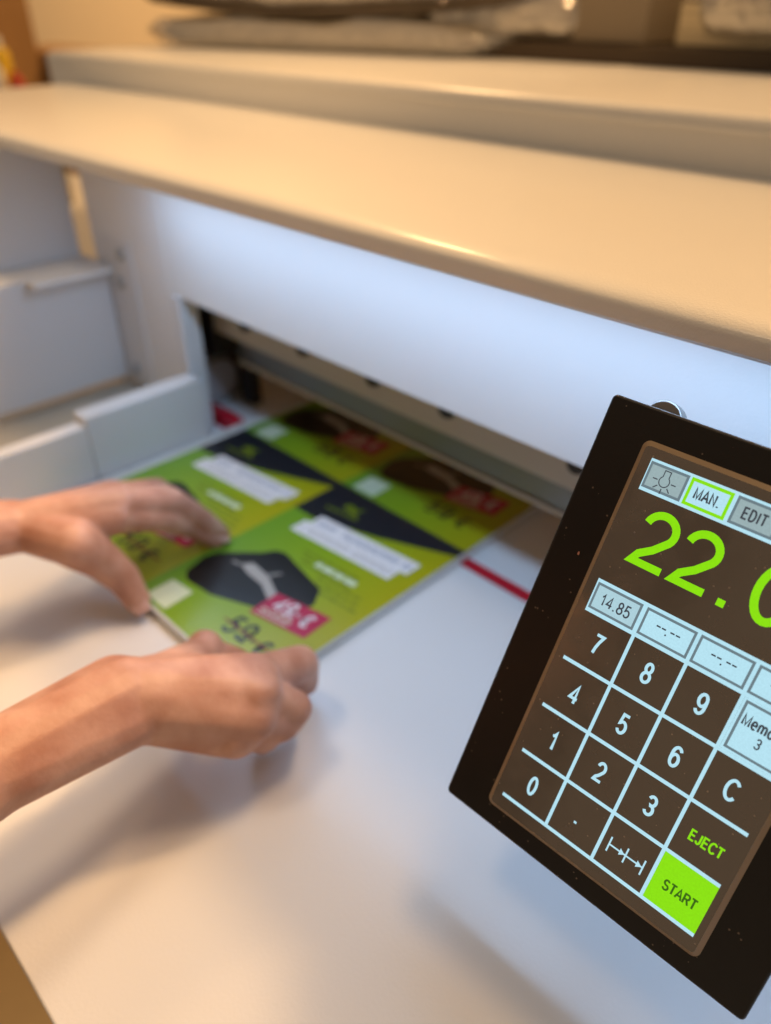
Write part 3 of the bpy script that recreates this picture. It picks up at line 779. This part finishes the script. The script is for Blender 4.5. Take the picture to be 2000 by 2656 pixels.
# ------------------------------------------------------------------ goods on top of the machine
def mat_film():
    m, nt, p = new_mat("clear_film")
    p.inputs["Base Color"].default_value = (0.88, 0.86, 0.82, 1)
    p.inputs["Roughness"].default_value = 0.12; p.inputs["Metallic"].default_value = 0.75
    tr = nt.nodes.new("ShaderNodeBsdfTransparent"); ms = nt.nodes.new("ShaderNodeMixShader")
    tc = nt.nodes.new("ShaderNodeTexCoord")
    n = nt.nodes.new("ShaderNodeTexNoise"); n.inputs["Scale"].default_value = 17; n.inputs["Detail"].default_value = 3; n.inputs["Distortion"].default_value = 1.2
    nt.links.new(tc.outputs["Object"], n.inputs["Vector"])
    bp = nt.nodes.new("ShaderNodeBump"); bp.inputs["Strength"].default_value = 0.8; bp.inputs["Distance"].default_value = 0.012
    nt.links.new(n.outputs["Fac"], bp.inputs["Height"]); nt.links.new(bp.outputs["Normal"], p.inputs["Normal"])
    ms.inputs[0].default_value = 0.44
    out = nt.nodes["Material Output"]
    nt.links.new(tr.outputs[0], ms.inputs[1]); nt.links.new(p.outputs[0], ms.inputs[2]); nt.links.new(ms.outputs[0], out.inputs[0])
    return m
M_film = mat_film()
def mat_ply(name, c0, c1, sc):
    m, nt, p = new_mat(name); p.inputs["Roughness"].default_value = 0.7
    tc = nt.nodes.new("ShaderNodeTexCoord"); mp = nt.nodes.new("ShaderNodeMapping"); mp.inputs["Scale"].default_value = (1.5, 1.5, sc)
    n = nt.nodes.new("ShaderNodeTexNoise"); n.inputs["Scale"].default_value = 1; n.inputs["Detail"].default_value = 4
    cr = nt.nodes.new("ShaderNodeValToRGB"); cr.color_ramp.elements[0].position = .35; cr.color_ramp.elements[1].position = .65
    cr.color_ramp.elements[0].color = (*c0, 1); cr.color_ramp.elements[1].color = (*c1, 1)
    nt.links.new(tc.outputs["Object"], mp.inputs[0]); nt.links.new(mp.outputs[0], n.inputs["Vector"]); nt.links.new(n.outputs["Fac"], cr.inputs[0]); nt.links.new(cr.outputs[0], p.inputs["Base Color"])
    return m
M_ply = mat_ply("paper_layers", (0.48, 0.42, 0.33), (0.70, 0.62, 0.50), 160)
M_ply2 = mat_ply("board_layers", (0.40, 0.33, 0.21), (0.66, 0.56, 0.37), 200)

def pillow(L, D, Hh, sag, seed, nx=40, ny=10, nz=8, wrinkle=0.006, endr=0.5):
    """a soft wrapped block: rounded ends, sagging along its length"""
    bm = bmesh.new(); bmesh.ops.create_cube(bm, size=1)
    bmesh.ops.subdivide_edges(bm, edges=bm.edges[:], cuts=11, use_grid_fill=True)
    rnd = random.Random(seed); ph = [rnd.uniform(0, 6) for _ in range(6)]
    for v in bm.verts:
        x, y, z = v.co * 2
        e = max(0, abs(x) - 0.84) / 0.16
        k = math.sqrt(max(0, 1 - e*e)) if e < 1 else 0
        k = 0.30 + 0.70 * k
        rr = 1 - 0.10 * (abs(y)**6) * (abs(z)**4)
        w = wrinkle * (math.sin(9*x + 4*y + ph[0]) + .7*math.sin(17*x - 6*z + ph[1]) + .5*math.sin(31*x + 11*y + ph[2]))
        v.co = Vector((x*L/2, y*D/2*rr*(0.6 + 0.4*k) + w, (z*Hh/2)*k*rr + Hh/2 + w*0.5*(z + 1) - sag*(1 - x*x)))
    return bm
def from_bm(name, bm, mat, parent, loc=(0, 0, 0), rz=0):
    me = bpy.data.meshes.new(name); bm.to_mesh(me); bm.free(); me.materials.append(mat)
    for p in me.polygons: p.use_smooth = True
    o = bpy.data.objects.new(name, me); COL.objects.link(o); o.parent = parent; o.location = loc; o.rotation_euler[2] = rz
    return o
ZS = 0.3117
M_gapshade = paint("gap_shade", (0.10, 0.075, 0.05), 0.6)  # dark sheet stands in for the shade in the gap between bundles
def bundle(name, label, loc, L, D, Hh, sag, seed, rz=0, core=M_ply, wr=0.005, under=False):
    t = thing(name, label, "wrapped bundle", loc, "film wrapped bundles on the machine"); t.rotation_euler[2] = rz
    if under:
        from_bm("gap_shade_sheet", pillow(L*.97, D*.97, 0.014, sag, seed, wrinkle=0.002), M_gapshade, t, (0, 0, -0.010))
    from_bm("paper_core", pillow(L*.93, D*.88, Hh*.86, sag, seed, wrinkle=0.001), core, t, (0, 0, 0.003))
    f = from_bm("film_wrap", pillow(L, D, Hh, sag, seed + 1, wrinkle=wr), M_film, t)
    return t
bundle("wrapped_bundle", "long film wrapped bundle lying lowest at the left end of the shelf", (-1.08, 0.965, ZS), 0.70, 0.22, 0.043, 0.0, 3, math.radians(12))
bundle("wrapped_bundle", "sagging film wrapped bundle on top of the lowest long bundle", (-1.07, 0.985, ZS + 0.078), 0.80, 0.24, 0.09, 0.026, 9, math.radians(12), under=True)
bundle("wrapped_bundle", "flat film wrapped bundle between the lowest long bundle and the board stack", (-0.76, 1.05, ZS + 0.0205), 0.26, 0.20, 0.055, 0.0, 15, math.radians(10), wr=0.003)
base = MB().box(-0.86, 0.30, 0.955, 1.25, ZS, ZS + 0.020)
o = base.build("wooden_board", paint("dark_board", (0.06, 0.04, 0.022), 0.7), None, 0.002); tag(o, "dark brown board lying under the stacks at the back of the shelf", "board")
bs = thing("board_stack", "stack of pale boards wrapped in clear film at the right of the shelf", "board stack", (-0.22, 1.10, ZS + 0.0205))
MB().box(-0.50, 0.10, 0.985, 1.23, ZS + 0.0205, ZS + 0.062).build("boards", M_ply2, bs, 0.002)
MB().box(-0.50, 0.10, 0.990, 1.23, ZS + 0.0655, ZS + 0.12).build("boards", M_ply, bs, 0.003)
from_bm("film_wrap", pillow(0.63, 0.262, 0.108, 0.0, 21, wrinkle=0.003), M_film, bs, (0.02, 0.005, 0.0))
gb = MB().box(-0.645, -0.535, 0.975, 1.20, ZS + 0.0205, ZS + 0.075)
o = gb.build("cardboard_box", paint("grey_card", (0.22, 0.18, 0.13), 0.7), None, 0.003); tag(o, "dark grey card box standing left of the pale board stack", "box")

# far left corner behind the machine
cb = MB().box(-3.5, -2.76, 0.85, 1.20, -0.898, 1.1)
o = cb.build("wooden_cabinet", M_wood, None, 0.004); tag(o, "brown wooden cabinet side in the far left corner", "cabinet")
bx = MB().box(-3.2, -2.68, 1.21, 1.45, -0.898, 0.24)
o = bx.build("cardboard_box", paint("brown_card", (0.38, 0.22, 0.09), 0.7, vscale=20), None, 0.004); tag(o, "brown carton standing behind the brown wooden cabinet in the far left corner", "box")
def can(x, y, z, r, h, body, capc, label):
    t = thing("bottle", label, "bottle", (x, y, z), "small bottles at the far left")
    MB().lathe((x, y, z), (0, 0, 1), [(r, 0), (r, h*.7), (r*.8, h*.78), (r*.45, h*.82)], 20).build("body", body, t)
    MB().lathe((x, y, z + h*.82), (0, 0, 1), [(r*.5, 0), (r*.48, h*.16), (r*.3, h*.18)], 20).build("cap", capc, t)
tr = MB().box(-2.12, -1.75, 0.62, 0.765, 0.0, 0.200)
o = tr.build("storage_box", paint("grey_cabinet", (0.25, 0.24, 0.22), 0.6), None, 0.003); tag(o, "low grey box carrying small bottles on the far left side table", "box")
yel = paint("yellow_plastic", (0.75, 0.50, 0.02), 0.35); redp = paint("red_label", (0.55, 0.05, 0.02), 0.4); wht = paint("white_plastic", (0.75, 0.75, 0.72), 0.35)
can(-1.905, 0.742, 0.2002, 0.020, 0.115, yel, wht, "small yellow bottle at the far left edge behind the machine")
can(-1.893, 0.720, 0.2002, 0.016, 0.072, wht, wht, "small white bottle beside the red one at the far left")
can(-1.855, 0.745, 0.2002, 0.015, 0.052, redp, redp, "small red bottle in front of the brown carton at the far left")
